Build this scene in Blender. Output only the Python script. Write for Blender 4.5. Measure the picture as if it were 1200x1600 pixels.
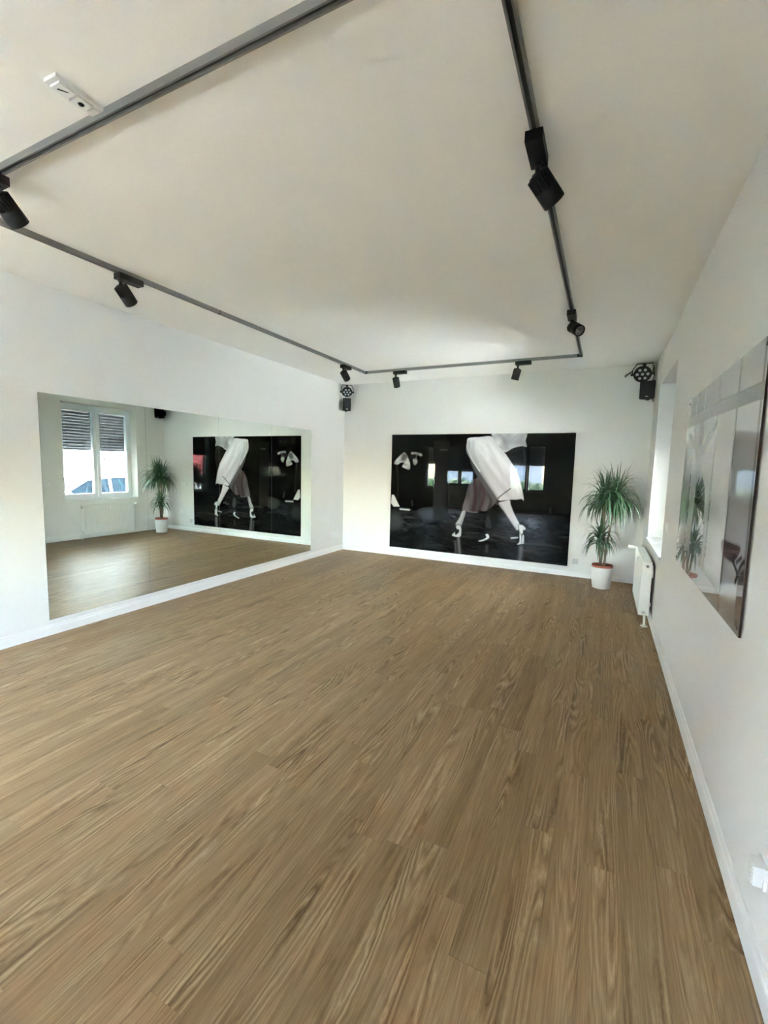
import bpy, bmesh, math, random
import numpy as np
from mathutils import Vector, Matrix

for o in list(bpy.data.objects):
    bpy.data.objects.remove(o, do_unlink=True)
SC = bpy.context.scene
COL = SC.collection
random.seed(4)
RNG = np.random.default_rng(7)

# ------------------------------------------------------------------ camera
W, H = 4.951, 3.068                 # room width, ceiling height (m); back wall y=0, mirror wall x=0
cam_d = bpy.data.cameras.new('camera')
cam = bpy.data.objects.new('camera', cam_d)
COL.objects.link(cam)
yaw, pitch, roll = -0.4556, -0.1016, 0.0240
fwd = Vector((math.sin(yaw) * math.cos(pitch), math.cos(yaw) * math.cos(pitch), math.sin(pitch)))
right = Vector((math.cos(yaw), -math.sin(yaw), 0))
up = right.cross(fwd)
r2 = right * math.cos(roll) + up * math.sin(roll)
u2 = -right * math.sin(roll) + up * math.cos(roll)
rot = Matrix((r2, u2, -fwd)).transposed()
cam.matrix_world = Matrix.Translation((4.4116, -7.2397, 1.59)) @ rot.to_4x4()
cam_d.sensor_fit = 'VERTICAL'
cam_d.sensor_height = 36
cam_d.lens = 698.0 / 1600 * 36
cam_d.clip_start = 0.02
SC.camera = cam

# ------------------------------------------------------------------ sky, sun, exposure
world = bpy.data.worlds.new('sky')
SC.world = world
world.use_nodes = True
wn = world.node_tree
bg = wn.nodes['Background']
sky = wn.nodes.new('ShaderNodeTexSky')
sky.sky_type = 'NISHITA'
sky.sun_disc = False
sky.sun_elevation = math.radians(59)
sky.sun_rotation = math.radians(191)
sky.air_density = 1.0
sky.dust_density = 1.6
wn.links.new(sky.outputs[0], bg.inputs[0])
bg.inputs[1].default_value = 0.80
sun_d = bpy.data.lights.new('sun', 'SUN')
sun_d.energy = 8.5
sun_d.angle = math.radians(0.6)
sun_d.color = (1.0, 0.94, 0.85)
sun = bpy.data.objects.new('sun', sun_d)
COL.objects.link(sun)
sun.location = (2, -14, 20)
sun.rotation_euler = Vector((0.34, 0.42, -0.84)).to_track_quat('-Z', 'Y').to_euler()
SC.view_settings.view_transform = 'Standard'
SC.view_settings.look = 'None'
SC.view_settings.gamma = 1.0
SC.view_settings.use_curve_mapping = False
SC.view_settings.exposure = 6.08
cy = SC.cycles
cy.max_bounces = 11
cy.diffuse_bounces = 6
cy.glossy_bounces = 7
cy.transparent_max_bounces = 16
cy.sample_clamp_indirect = 12
cy.caustics_reflective = True


# ------------------------------------------------------------------ material helpers
def new_mat(name):
    m = bpy.data.materials.new(name)
    m.use_nodes = True
    nt = m.node_tree
    return m, nt, nt.nodes['Principled BSDF']


def N(nt, typ, **kw):
    n = nt.nodes.new(typ)
    for k, v in kw.items():
        setattr(n, k, v)
    return n


def noise(nt, scale, detail=2.0, vec=None, rough=0.5):
    n = N(nt, 'ShaderNodeTexNoise')
    n.inputs['Scale'].default_value = scale
    n.inputs['Detail'].default_value = detail
    n.inputs['Roughness'].default_value = rough
    if vec is not None:
        nt.links.new(vec, n.inputs['Vector'])
    return n


def math_n(nt, op, a, b=None):
    n = N(nt, 'ShaderNodeMath', operation=op)
    for i, v in enumerate((a, b)):
        if v is None:
            continue
        if isinstance(v, (int, float)):
            n.inputs[i].default_value = v
        else:
            nt.links.new(v, n.inputs[i])
    return n.outputs[0]


def mixc(nt, fac, a, b, blend='MIX'):
    n = N(nt, 'ShaderNodeMix', data_type='RGBA', blend_type=blend)
    for k, v in ((0, fac), (6, a), (7, b)):
        s = n.inputs[k]
        if isinstance(v, (int, float)):
            s.default_value = v
        elif isinstance(v, tuple):
            s.default_value = (*v, 1) if len(v) == 3 else v
        else:
            nt.links.new(v, s)
    return n.outputs[2]


def ramp(nt, fac, stops):
    n = N(nt, 'ShaderNodeValToRGB')
    el = n.color_ramp.elements
    while len(el) < len(stops):
        el.new(0.5)
    for e, (p, c) in zip(el, stops):
        e.position = p
        e.color = (*c, 1)
    nt.links.new(fac, n.inputs[0])
    return n.outputs[0]


def bump(nt, bsdf, height, strength, dist=0.01):
    b = N(nt, 'ShaderNodeBump')
    b.inputs['Strength'].default_value = strength
    b.inputs['Distance'].default_value = dist
    nt.links.new(height, b.inputs['Height'])
    nt.links.new(b.outputs[0], bsdf.inputs['Normal'])


def plain(name, col, rough=0.5, metal=0.0, var=0.06, vscale=9.0, spec=0.5, bmp=0.0, bscale=200.0, ior=1.5):
    """one colour with a little procedural unevenness"""
    m, nt, b = new_mat(name)
    tc = N(nt, 'ShaderNodeTexCoord')
    n = noise(nt, vscale, 3, tc.outputs['Object'])
    dark = tuple(c * (1 - var) for c in col)
    lite = tuple(min(1, c * (1 + var)) for c in col)
    nt.links.new(mixc(nt, n.outputs[0], dark, lite), b.inputs['Base Color'])
    b.inputs['Roughness'].default_value = rough
    b.inputs['Metallic'].default_value = metal
    b.inputs['Specular IOR Level'].default_value = spec
    b.inputs['IOR'].default_value = ior
    if bmp:
        n2 = noise(nt, bscale, 2, tc.outputs['Object'])
        bump(nt, b, n2.outputs[0], bmp, 0.002)
    return m


M = {}
M['wall'] = plain('painted_plaster', (0.75, 0.738, 0.708), 0.75, var=0.012, vscale=1.5, bmp=0.12, bscale=160)
M['ceiling'] = plain('ceiling_plaster', (0.90, 0.885, 0.845), 0.85, var=0.012, vscale=1.2, bmp=0.2, bscale=220)
M['outer'] = plain('outer_render', (0.20, 0.17, 0.15), 0.9, var=0.08)
M['trimw'] = plain('white_skirting', (0.80, 0.79, 0.77), 0.38, var=0.015)
M['upvc'] = plain('white_window_plastic', (0.80, 0.82, 0.83), 0.3, var=0.01)
M['sill'] = plain('pale_sill_stone', (0.72, 0.74, 0.75), 0.28, var=0.08, vscale=14)
M['radiator'] = plain('radiator_enamel', (0.74, 0.73, 0.69), 0.32, var=0.01)
M['plastic'] = plain('white_plastic', (0.80, 0.80, 0.79), 0.35, var=0.01)
M['greyplastic'] = plain('grey_plastic', (0.55, 0.55, 0.54), 0.4, var=0.03)
M['dark'] = plain('dark_slot', (0.03, 0.03, 0.03), 0.6, var=0.05)
M['black'] = plain('black_powder_coat', (0.009, 0.009, 0.010), 0.45, var=0.1, spec=0.25, bmp=0.05, bscale=500)
M['blackmat'] = plain('black_matt_plastic', (0.008, 0.008, 0.009), 0.6, var=0.1, spec=0.25)
M['alu'] = plain('anodised_track', (0.27, 0.27, 0.26), 0.42, metal=0.55, var=0.04, vscale=4)
M['track_in'] = plain('track_channel', (0.035, 0.035, 0.035), 0.6, var=0.1)
M['steel'] = plain('steel', (0.55, 0.55, 0.55), 0.25, metal=1.0, var=0.04)
M['lens'] = plain('lamp_reflector', (0.85, 0.85, 0.84), 0.35, metal=0.15, var=0.03)
M['ledlens'] = plain('led_lens', (0.55, 0.56, 0.58), 0.12, var=0.1, vscale=60)
M['pot'] = plain('white_ceramic_pot', (0.78, 0.775, 0.755), 0.42, var=0.02)
M['terracotta'] = plain('terracotta', (0.47, 0.135, 0.085), 0.7, var=0.12, vscale=20)
M['soil'] = plain('potting_soil', (0.05, 0.032, 0.022), 0.95, var=0.5, vscale=60)
M['stem'] = plain('dracaena_cane', (0.20, 0.14, 0.10), 0.8, var=0.35, vscale=40)
M['slat'] = plain('shutter_slat', (0.05, 0.049, 0.051), 0.5, var=0.06)
M['screw'] = plain('dark_screw_cap', (0.05, 0.05, 0.05), 0.35, metal=0.6)
M['edge'] = plain('acrylic_edge', (0.035, 0.02, 0.015), 0.25, var=0.1)
M['mirror_edge'] = plain('mirror_edge', (0.20, 0.25, 0.23), 0.3, var=0.05)

# leaves: narrow, dark green, purple-edged
m, nt, b = new_mat('dracaena_leaf')
tc = N(nt, 'ShaderNodeTexCoord')
n1 = noise(nt, 7, 2, tc.outputs['Object'])
nt.links.new(ramp(nt, n1.outputs[0], [(0.3, (0.020, 0.052, 0.022)), (0.55, (0.045, 0.105, 0.045)), (0.75, (0.10, 0.17, 0.085))]), b.inputs['Base Color'])
b.inputs['Roughness'].default_value = 0.36
M['leaf'] = m

# silvered mirror, faint green cast
m, nt, b = new_mat('mirror_silver')
tc = N(nt, 'ShaderNodeTexCoord')
n1 = noise(nt, 0.8, 1, tc.outputs['Object'])
nt.links.new(mixc(nt, n1.outputs[0], (0.80, 0.865, 0.825), (0.815, 0.875, 0.835)), b.inputs['Base Color'])
b.inputs['Metallic'].default_value = 1.0
b.inputs['Roughness'].default_value = 0.0
M['mirror'] = m

# window / car glass: thin pane, fresnel mix of clear and mirror
def thin_glass(name, tint, ior=1.5):
    m, nt, b = new_mat(name)
    nt.nodes.remove(b)
    out = nt.nodes['Material Output']
    tr = N(nt, 'ShaderNodeBsdfTransparent')
    gl = N(nt, 'ShaderNodeBsdfGlossy')
    gl.inputs['Roughness'].default_value = 0.0
    fr = N(nt, 'ShaderNodeFresnel')
    fr.inputs['IOR'].default_value = ior
    tc = N(nt, 'ShaderNodeTexCoord')
    n1 = noise(nt, 1.1, 1, tc.outputs['Object'])
    nt.links.new(mixc(nt, n1.outputs[0], tint, tuple(min(1, t * 1.02) for t in tint)), tr.inputs[0])
    mx = N(nt, 'ShaderNodeMixShader')
    nt.links.new(fr.outputs[0], mx.inputs[0])
    nt.links.new(tr.outputs[0], mx.inputs[1])
    nt.links.new(gl.outputs[0], mx.inputs[2])
    nt.links.new(mx.outputs[0], out.inputs[0])
    return m


M['glass'] = thin_glass('window_glass', (0.93, 0.96, 0.95))
M['carglass'] = thin_glass('car_glass', (0.085, 0.175, 0.165), 1.14)

# oak-look vinyl planks: elongated contour rings + pores, each plank with its own offset and tone
m, nt, b = new_mat('oak_plank')
tc = N(nt, 'ShaderNodeTexCoord')
oi = N(nt, 'ShaderNodeObjectInfo')
at = N(nt, 'ShaderNodeAttribute', attribute_name='rnd')
rnd = math_n(nt, 'ADD', oi.outputs['Random'], at.outputs['Fac'])
sep = N(nt, 'ShaderNodeSeparateXYZ')
nt.links.new(tc.outputs['Object'], sep.inputs[0])
px_, py_ = sep.outputs[0], sep.outputs[1]


def comb(xs, ys, zo, zs):
    c = N(nt, 'ShaderNodeCombineXYZ')
    nt.links.new(math_n(nt, 'MULTIPLY', px_, xs), c.inputs[0])
    nt.links.new(math_n(nt, 'ADD', math_n(nt, 'MULTIPLY', py_, ys), math_n(nt, 'MULTIPLY', rnd, zo)), c.inputs[1])
    nt.links.new(math_n(nt, 'MULTIPLY', rnd, zs), c.inputs[2])
    return c.outputs[0]


big = noise(nt, 1.0, 1.6, comb(10.5, 0.72, 63, 41), 0.40)
wob = noise(nt, 1.0, 2.0, comb(70.0, 26.0, 23, 61), 0.5)
ring = math_n(nt, 'ADD', big.outputs[0], math_n(nt, 'MULTIPLY', math_n(nt, 'SUBTRACT', wob.outputs[0], 0.5), 0.030))
tri = math_n(nt, 'PINGPONG', math_n(nt, 'MULTIPLY', ring, 34.0), 1.0)
dark_l = math_n(nt, 'POWER', tri, 3.0)
lite_l = math_n(nt, 'POWER', math_n(nt, 'SUBTRACT', 1.0, tri), 4.0)
fib = noise(nt, 1.0, 4.0, comb(130.0, 2.6, 31, 17), 0.65)
pore = noise(nt, 1.0, 2.0, comb(420.0, 8.0, 12, 29), 0.5)
soft = noise(nt, 1.0, 1.5, comb(12.0, 0.7, 77, 55), 0.5)
amp = noise(nt, 1.0, 1.0, comb(11.0, 1.5, 19, 83), 0.5)
amp_c = math_n(nt, 'MULTIPLY', math_n(nt, 'MAXIMUM', math_n(nt, 'SUBTRACT', amp.outputs[0], 0.40), 0.035), 1.25)
v = math_n(nt, 'SUBTRACT', 0.56, math_n(nt, 'MULTIPLY', dark_l, amp_c))
v = math_n(nt, 'ADD', v, math_n(nt, 'MULTIPLY', lite_l, math_n(nt, 'MULTIPLY', amp_c, 0.75)))
v = math_n(nt, 'ADD', v, math_n(nt, 'MULTIPLY', math_n(nt, 'SUBTRACT', fib.outputs[0], 0.5), 0.62))
v = math_n(nt, 'ADD', v, math_n(nt, 'MULTIPLY', math_n(nt, 'SUBTRACT', pore.outputs[0], 0.5), 0.42))
v = math_n(nt, 'ADD', v, math_n(nt, 'MULTIPLY', math_n(nt, 'SUBTRACT', soft.outputs[0], 0.5), 0.50))
col = ramp(nt, v, [(0.10, (0.118, 0.068, 0.029)), (0.40, (0.228, 0.144, 0.070)), (0.62, (0.322, 0.214, 0.111)), (0.95, (0.500, 0.375, 0.228))])
wn_ = N(nt, 'ShaderNodeTexWhiteNoise', noise_dimensions='1D')
nt.links.new(rnd, wn_.inputs['W'])
tone = ramp(nt, wn_.outputs['Value'], [(0.0, (0.90, 0.91, 0.88)), (0.35, (0.98, 0.99, 0.97)), (0.65, (1.02, 0.99, 0.97)), (1.0, (1.06, 1.05, 1.04))])
nt.links.new(mixc(nt, 1.0, col, tone, 'MULTIPLY'), b.inputs['Base Color'])
nt.links.new(math_n(nt, 'ADD', 0.38, math_n(nt, 'MULTIPLY', fib.outputs[0], 0.18)), b.inputs['Roughness'])
b.inputs['Specular IOR Level'].default_value = 0.22
bump(nt, b, fib.outputs[0], 0.10, 0.0015)
M['oak'] = m


# ------------------------------------------------------------------ geometry helpers
def box(bm, x0, x1, y0, y1, z0, z1, mi=0):
    vs = [bm.verts.new(p) for p in ((x0, y0, z0), (x1, y0, z0), (x1, y1, z0), (x0, y1, z0), (x0, y0, z1), (x1, y0, z1), (x1, y1, z1), (x0, y1, z1))]
    for f in ((0, 3, 2, 1), (4, 5, 6, 7), (0, 1, 5, 4), (1, 2, 6, 5), (2, 3, 7, 6), (3, 0, 4, 7)):
        fc = bm.faces.new([vs[i] for i in f])
        fc.material_index = mi
    return vs


def frame_for(d):
    d = Vector(d).normalized()
    a = Vector((0, 0, 1)) if abs(d.z) < 0.9 else Vector((1, 0, 0))
    u = d.cross(a).normalized()
    return u, d.cross(u).normalized()


def tube(bm, pts, rads, seg=12, cap=True):
    """swept round bar along a polyline, one radius per point"""
    pts = [Vector(p) for p in pts]
    if isinstance(rads, (int, float)):
        rads = [rads] * len(pts)
    rings_ = []
    u = w = None
    for i, p in enumerate(pts):
        d = (pts[min(i + 1, len(pts) - 1)] - pts[max(i - 1, 0)])
        if d.length < 1e-9:
            d = pts[1] - pts[0]
        d.normalize()
        if u is None:
            u, w = frame_for(d)
        else:
            u = (u - d * u.dot(d)).normalized()
            w = d.cross(u)
        rings_.append([bm.verts.new(p + (u * math.cos(2 * math.pi * k / seg) + w * math.sin(2 * math.pi * k / seg)) * rads[i]) for k in range(seg)])
    for a, c in zip(rings_, rings_[1:]):
        for k in range(seg):
            f = bm.faces.new((a[k], a[(k + 1) % seg], c[(k + 1) % seg], c[k]))
            f.smooth = True
    if cap:
        bm.faces.new(rings_[0][::-1])
        bm.faces.new(rings_[-1])


def lathe(bm, prof, seg=40, origin=(0, 0, 0)):
    """profile of (radius, height) spun round z"""
    o = Vector(origin)
    rs = [[bm.verts.new(o + Vector((r * math.cos(2 * math.pi * k / seg), r * math.sin(2 * math.pi * k / seg), z))) for k in range(seg)] for r, z in prof]
    for a, c in zip(rs, rs[1:]):
        for k in range(seg):
            f = bm.faces.new((a[k], a[(k + 1) % seg], c[(k + 1) % seg], c[k]))
            f.smooth = True
    bm.faces.new(rs[0][::-1])
    bm.faces.new(rs[-1])


def prism(bm, poly, y0, y1, ax='y'):
    """extrude a 2-D outline along an axis"""
    def P(a, c, t):
        return (a, t, c) if ax == 'y' else ((t, a, c) if ax == 'x' else (a, c, t))
    A = [bm.verts.new(P(a, c, y0)) for a, c in poly]
    B = [bm.verts.new(P(a, c, y1)) for a, c in poly]
    n = len(poly)
    bm.faces.new(A)
    bm.faces.new(B[::-1])
    for i in range(n):
        bm.faces.new((A[i], B[i], B[(i + 1) % n], A[(i + 1) % n]))


def xform(bm, mat):
    bmesh.ops.transform(bm, matrix=mat, verts=bm.verts)


def obj(name, bm, mats, parent=None, bevel=0.0, seg=2, loc=None, angle=40, kind=None):
    if bevel:
        bmesh.ops.bevel(bm, geom=[e for e in bm.edges if len(e.link_faces) == 2 and e.calc_face_angle(0) > math.radians(angle)],
                        offset=bevel, segments=seg, profile=0.6, affect='EDGES', clamp_overlap=True)
    bmesh.ops.recalc_face_normals(bm, faces=bm.faces)
    me = bpy.data.meshes.new(name)
    bm.to_mesh(me)
    bm.free()
    for mt in (mats if isinstance(mats, (list, tuple)) else [mats]):
        me.materials.append(mt)
    o = bpy.data.objects.new(name, me)
    COL.objects.link(o)
    o.parent = parent
    if loc:
        o.location = loc
    if kind:
        o['kind'] = kind
    return o


def tag(o, label, cat, group=None):
    o['label'] = label
    o['category'] = cat
    if group:
        o['group'] = group
    return o


def thing(name, label, cat, loc=(0, 0, 0), rz=0.0, group=None):
    o = bpy.data.objects.new(name, None)
    COL.objects.link(o)
    o.empty_display_size = 0.05
    o.location = loc
    o.rotation_euler = (0, 0, rz)
    return tag(o, label, cat, group)


def instance(name, src, parent, loc=(0, 0, 0), rot=None):
    o = bpy.data.objects.new(name, src.data)
    COL.objects.link(o)
    o.parent = parent
    o.location = loc
    if rot:
        o.rotation_euler = rot
    return o


def copy_tree(o, parent=None):
    c = o.copy()
    COL.objects.link(c)
    c.parent = parent
    for ch in [x for x in bpy.data.objects if x.parent == o]:
        copy_tree(ch, c)
    return c


def B():
    return bmesh.new()


def wall_boxes(bm, u0, u1, z0, z1, openings, put):
    """fill a rectangle with boxes around rectangular openings (u0,u1,z0,z1)"""
    us = sorted({u0, u1, *[v for o in openings for v in o[:2]]})
    for a, c in zip(us, us[1:]):
        cuts = sorted((o[2], o[3]) for o in openings if o[0] <= a + 1e-6 and o[1] >= c - 1e-6)
        z = z0
        for q0, q1 in cuts:
            if q0 > z + 1e-6:
                put(bm, a, c, z, q0)
            z = q1
        if z1 > z + 1e-6:
            put(bm, a, c, z, z1)


# ------------------------------------------------------------------ the room
YR, XE, YE, WT = -10.5, -4.0, -6.0, 0.36      # rear wall, alcove side wall, end of mirror wall, outer wall thickness
RW = (-2.22, -0.70, 0.75, 2.68)               # window beside the radiator: y0 y1 z0 z1
RW2 = (-9.70, -8.18, 0.75, 2.68)              # window behind the camera in the same wall
REAR = [(-3.15, -1.83, 1.00, 2.60), (-1.58, -0.28, 0.83, 2.60), (1.00, 2.45, 0.70, 2.60)]
ALC = (-9.8, -6.8, 0.80, 2.60)                # unseen window added for light in the alcove side wall

bm = B()
wall_boxes(bm, YR - WT, WT, 0, H, [RW, RW2], lambda b_, a, c, z0, z1: box(b_, W, W + WT, a, c, z0, z1) if not (abs(a - RW[0]) < 1e-6 and z0 > 2) else box(b_, W + 0.012, W + WT, a, c, z0, z1))
for f in bm.faces:
    if all(v.co.x > W + WT - 1e-4 for v in f.verts):
        f.material_index = 1
o = obj('wall_right', bm, [M['wall'], M['outer']])
o['kind'] = 'structure'
bm = B()
box(bm, XE, W + WT, 0, WT, 0, H)
o = obj('wall_back', bm, M['wall'])
o['kind'] = 'structure'
bm = B()
box(bm, -0.25, 0, YE, 0, 0, H)
o = obj('wall_left', bm, M['wall'])
o['kind'] = 'structure'
bm = B()
box(bm, XE, -0.25, YE, YE + 0.25, 0, H)
o = obj('wall_alcove_back', bm, M['wall'])
o['kind'] = 'structure'
bm = B()
wall_boxes(bm, YR - WT, WT, 0, H, [ALC], lambda b_, a, c, z0, z1: box(b_, XE - WT, XE, a, c, z0, z1))
o = obj('wall_alcove_side', bm, M['wall'])
o['kind'] = 'structure'
bm = B()
wall_boxes(bm, XE, W, 0, H, REAR, lambda b_, a, c, z0, z1: box(b_, a, c, YR - WT, YR, z0, z1))
o = obj('wall_rear', bm, M['wall'])
o['kind'] = 'structure'
bm = B()
box(bm, XE - WT, W + WT, YR - WT, WT, H, H + 0.35)
o = obj('ceiling', bm, M['ceiling'])
o['kind'] = 'structure'

# floor: slab with every plank laid on it
PWID, PLEN, PTH, GAP = 0.128, 1.22, 0.006, 0.0007
bm = B()
box(bm, XE - WT, W + WT, YR - WT, WT, -0.25, -PTH)
floor = obj('floor', bm, M['dark'])
floor['kind'] = 'structure'


def plank_mesh(x0, x1, y0, y1):
    bm = B()
    g = GAP / 2
    box(bm, x0 + g, x1 - g, y0 + g, y1 - g, -PTH, 0)
    return bm


full_plank = None
joined = B()
lay = joined.faces.layers.float.new('rnd')
YV = -7.05                      # planks nearer than this are out of view
row = 0
x = W
while x > 0.004:
    x0 = max(0.0, x - PWID)
    y = 0.0
    first = random.uniform(0.2, PLEN) if row else 0.62
    while y > YV:
        ln = first if y == 0.0 else PLEN
        y0 = y - ln
        if ln == PLEN and x - x0 > PWID - 1e-6:
            if full_plank is None:
                full_plank = obj('plank', plank_mesh(-PWID / 2, PWID / 2, -PLEN / 2, PLEN / 2), M['oak'], floor, loc=((x + x0) / 2, (y + y0) / 2, 0))
            else:
                instance('plank', full_plank, floor, ((x + x0) / 2, (y + y0) / 2, 0))
        else:
            cx_, cy_ = (x + x0) / 2, (y + y0) / 2
            obj('plank', plank_mesh(x0 - cx_, x - cx_, y0 - cy_, y - cy_), M['oak'], floor, loc=(cx_, cy_, 0))
        y = y0
    while y > YR:
        y0 = max(YR, y - PLEN)
        nf = len(joined.faces)
        box(joined, x0 + GAP / 2, x - GAP / 2, y0 + GAP / 2, y - GAP / 2, -PTH, 0)
        joined.faces.ensure_lookup_table()
        rv = random.random()
        for f in joined.faces[nf:]:
            f[lay] = rv
        y = y0
    x = x0
    row += 1
x = 0.0
while x > XE:
    x0 = max(XE, x - PWID)
    y = YE
    first = random.uniform(0.2, PLEN)
    while y > YR:
        y0 = max(YR, y - (first if y == YE else PLEN))
        nf = len(joined.faces)
        box(joined, x0 + GAP / 2, x - GAP / 2, y0 + GAP / 2, y - GAP / 2, -PTH, 0)
        joined.faces.ensure_lookup_table()
        rv = random.random()
        for f in joined.faces[nf:]:
            f[lay] = rv
        y = y0
    x = x0
obj('plank_field', joined, M['oak'], floor, kind='stuff')

# skirting boards: flat board with a rounded, slightly set-back top bead
def skirting(name, p0, p1, inward, h=0.085, t=0.016):
    p0, p1, inward = Vector(p0), Vector(p1), Vector(inward)
    prof = [(0, 0), (t, 0), (t, h * 0.70), (t * 0.86, h * 0.76), (t * 0.62, h * 0.80), (t * 0.60, h * 0.93), (t * 0.45, h), (0, h)]
    bm = B()
    A = [bm.verts.new(p0 + inward * a + Vector((0, 0, z))) for a, z in prof]
    C = [bm.verts.new(p1 + inward * a + Vector((0, 0, z))) for a, z in prof]
    bm.faces.new(A)
    bm.faces.new(C[::-1])
    for i in range(len(prof)):
        j = (i + 1) % len(prof)
        bm.faces.new((A[i], C[i], C[j], A[j]))
    o = obj(name, bm, M['trimw'])
    o['kind'] = 'structure'
    return o


skirting('baseboard_left', (0, YE, 0), (0, 0, 0), (1, 0, 0), h=0.095)
skirting('baseboard_back', (0.016, 0, 0), (W - 0.016, 0, 0), (0, -1, 0), h=0.075)
skirting('baseboard_right', (W, YR, 0), (W, 0, 0), (-1, 0, 0), h=0.105)
skirting('baseboard_rear', (XE, YR, 0), (W - 0.016, YR, 0), (0, 1, 0), h=0.09)

# ------------------------------------------------------------------ windows with rolling shutters
slat_src = {}


def shutter_slat(width):
    """one shutter slat: curved bar with a comb of lugs above, leaving a row of light slots"""
    bm = B()
    hw = width / 2
    prof = [(-0.006, 0.0), (0.004, 0.0), (0.007, 0.027), (0.004, 0.055), (-0.006, 0.055), (-0.003, 0.027)]
    prism(bm, [(a, z) for a, z in prof], -hw, hw, ax='x')
    n = int(width / 0.030)
    for k in range(n + 1):
        c = -hw + 0.006 + (width - 0.012) * k / n
        box(bm, c - 0.0120, c + 0.0120, -0.004, 0.002, 0.055, 0.060)
    return bm


def make_window(name, w, h, shut, loc, rz, label=None):
    """local axes: x along the wall, y outwards, z up from the sill; origin at the centre of the inner sill line"""
    root = bpy.data.objects.new(name, None)
    COL.objects.link(root)
    root.location = loc
    root.rotation_euler = (0, 0, rz)
    root['kind'] = 'structure'
    hw, d = w / 2, 0.20
    bm = B()
    box(bm, -hw - 0.0, hw + 0.0, -0.018, d + 0.01, 0.0, 0.028)
    obj('window_sill', bm, M['sill'], root, bevel=0.004)
    fz0, fz1, fw = 0.028, h, 0.052
    bm = B()
    box(bm, -hw, -hw + fw, d, d + 0.07, fz0, fz1)
    box(bm, hw - fw, hw, d, d + 0.07, fz0, fz1)
    box(bm, -hw + fw, hw - fw, d, d + 0.07, fz0, fz0 + fw)
    box(bm, -hw + fw, hw - fw, d, d + 0.07, fz1 - fw - 0.02, fz1)
    obj('window_frame', bm, M['upvc'], root, bevel=0.004)
    sw = 0.068
    for s in (-1, 1):
        x0, x1 = (-hw + fw - 0.012, -0.004) if s < 0 else (0.004, hw - fw + 0.012)
        z0, z1 = fz0 + fw - 0.012, fz1 - fw - 0.008
        bm = B()
        box(bm, x0, x0 + sw, d - 0.016, d + 0.055, z0, z1)
        box(bm, x1 - sw, x1, d - 0.016, d + 0.055, z0, z1)
        box(bm, x0 + sw, x1 - sw, d - 0.016, d + 0.055, z0, z0 + sw)
        box(bm, x0 + sw, x1 - sw, d - 0.016, d + 0.055, z1 - sw, z1)
        sash = obj('sash', bm, M['upvc'], root, bevel=0.005)
        bm = B()
        box(bm, x0 + sw - 0.004, x1 - sw + 0.004, d + 0.018, d + 0.022, z0 + sw - 0.004, z1 - sw + 0.004)
        obj('pane', bm, M['glass'], sash)
        if s < 0:
            bm = B()
            box(bm, x1 - 0.049, x1 - 0.021, d - 0.028, d - 0.016, h * 0.47, h * 0.47 + 0.07)
            tube(bm, [(x1 - 0.035, d - 0.02, h * 0.47 + 0.045), (x1 - 0.035, d - 0.055, h * 0.47 + 0.045), (x1 - 0.035, d - 0.06, h * 0.47 + 0.03), (x1 - 0.035, d - 0.058, h * 0.47 - 0.09)], 0.009, 10)
            obj('handle', bm, M['upvc'], sash)
    bm = B()
    for s in (-1, 1):
        box(bm, s * hw - (0.045 if s > 0 else 0), s * hw + (0 if s > 0 else 0.045), d + 0.085, d + 0.115, 0.03, h)
    sh = obj('rolling_shutter', bm, M['upvc'], root)
    key = round(w, 3)
    n = int((h - shut) / 0.060) + 1
    for k in range(n):
        z = shut + k * 0.060
        if key not in slat_src:
            slat_src[key] = obj('slat', shutter_slat(w - 0.06), M['slat'], sh, loc=(0, d + 0.10, z))
        else:
            instance('slat', slat_src[key], sh, (0, d + 0.10, z))
    return root


make_window('window_1', RW[1] - RW[0], RW[3] - RW[2], 1.02, (W, (RW[0] + RW[1]) / 2, RW[2]), -math.pi / 2)
make_window('window_2', RW2[1] - RW2[0], RW2[3] - RW2[2], 0.50, (W, (RW2[0] + RW2[1]) / 2, RW2[2]), -math.pi / 2)
make_window('window_6', ALC[1] - ALC[0], ALC[3] - ALC[2], 0.12, (XE, (ALC[0] + ALC[1]) / 2, ALC[2]), math.pi / 2)
for i, r in enumerate(REAR):
    make_window('window_%d' % (i + 3), r[1] - r[0], r[3] - r[2], (0.80, 0.63, 1.045)[i], ((r[0] + r[1]) / 2, YR, r[2]), math.pi)

# ------------------------------------------------------------------ wall mirrors
seams = [-5.0505, -4.050, -3.043, -2.043, -1.048]
mlab = ['wall mirror panel reflecting the window and radiator, with plain wall at its free edge',
        'wall mirror panel reflecting the potted plant, next to the panel showing the window',
        'wall mirror panel reflecting the white skirt of the dance print',
        'wall mirror panel nearest the room corner, reflecting the dark edge of the print']
for k in range(4):
    y0, y1 = seams[k] + 0.0012, seams[k + 1] - 0.0012
    bm = B()
    box(bm, 0.0, 0.006, y0, y1, 0.1377, 2.1552)
    for f in bm.faces:
        f.material_index = 1
    bm.normal_update()
    for f in bm.faces:
        if all(v.co.x > 0.005 for v in f.verts):
            f.material_index = 0
    mo = obj('wall_mirror', bm, [M['mirror'], M['mirror_edge']])
    tag(mo, mlab[k], 'mirror', 'mirror panels on the wall')

# ------------------------------------------------------------------ prints: colours worked out on a fine grid of printed dots
def homography(src, dst):
    A = []
    for (x, y), (u, v) in zip(src, dst):
        A.append([x, y, 1, 0, 0, 0, -u * x, -u * y, -u])
        A.append([0, 0, 0, x, y, 1, -v * x, -v * y, -v])
    h = np.linalg.svd(np.array(A, float))[2][-1]
    return h.reshape(3, 3)


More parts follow.
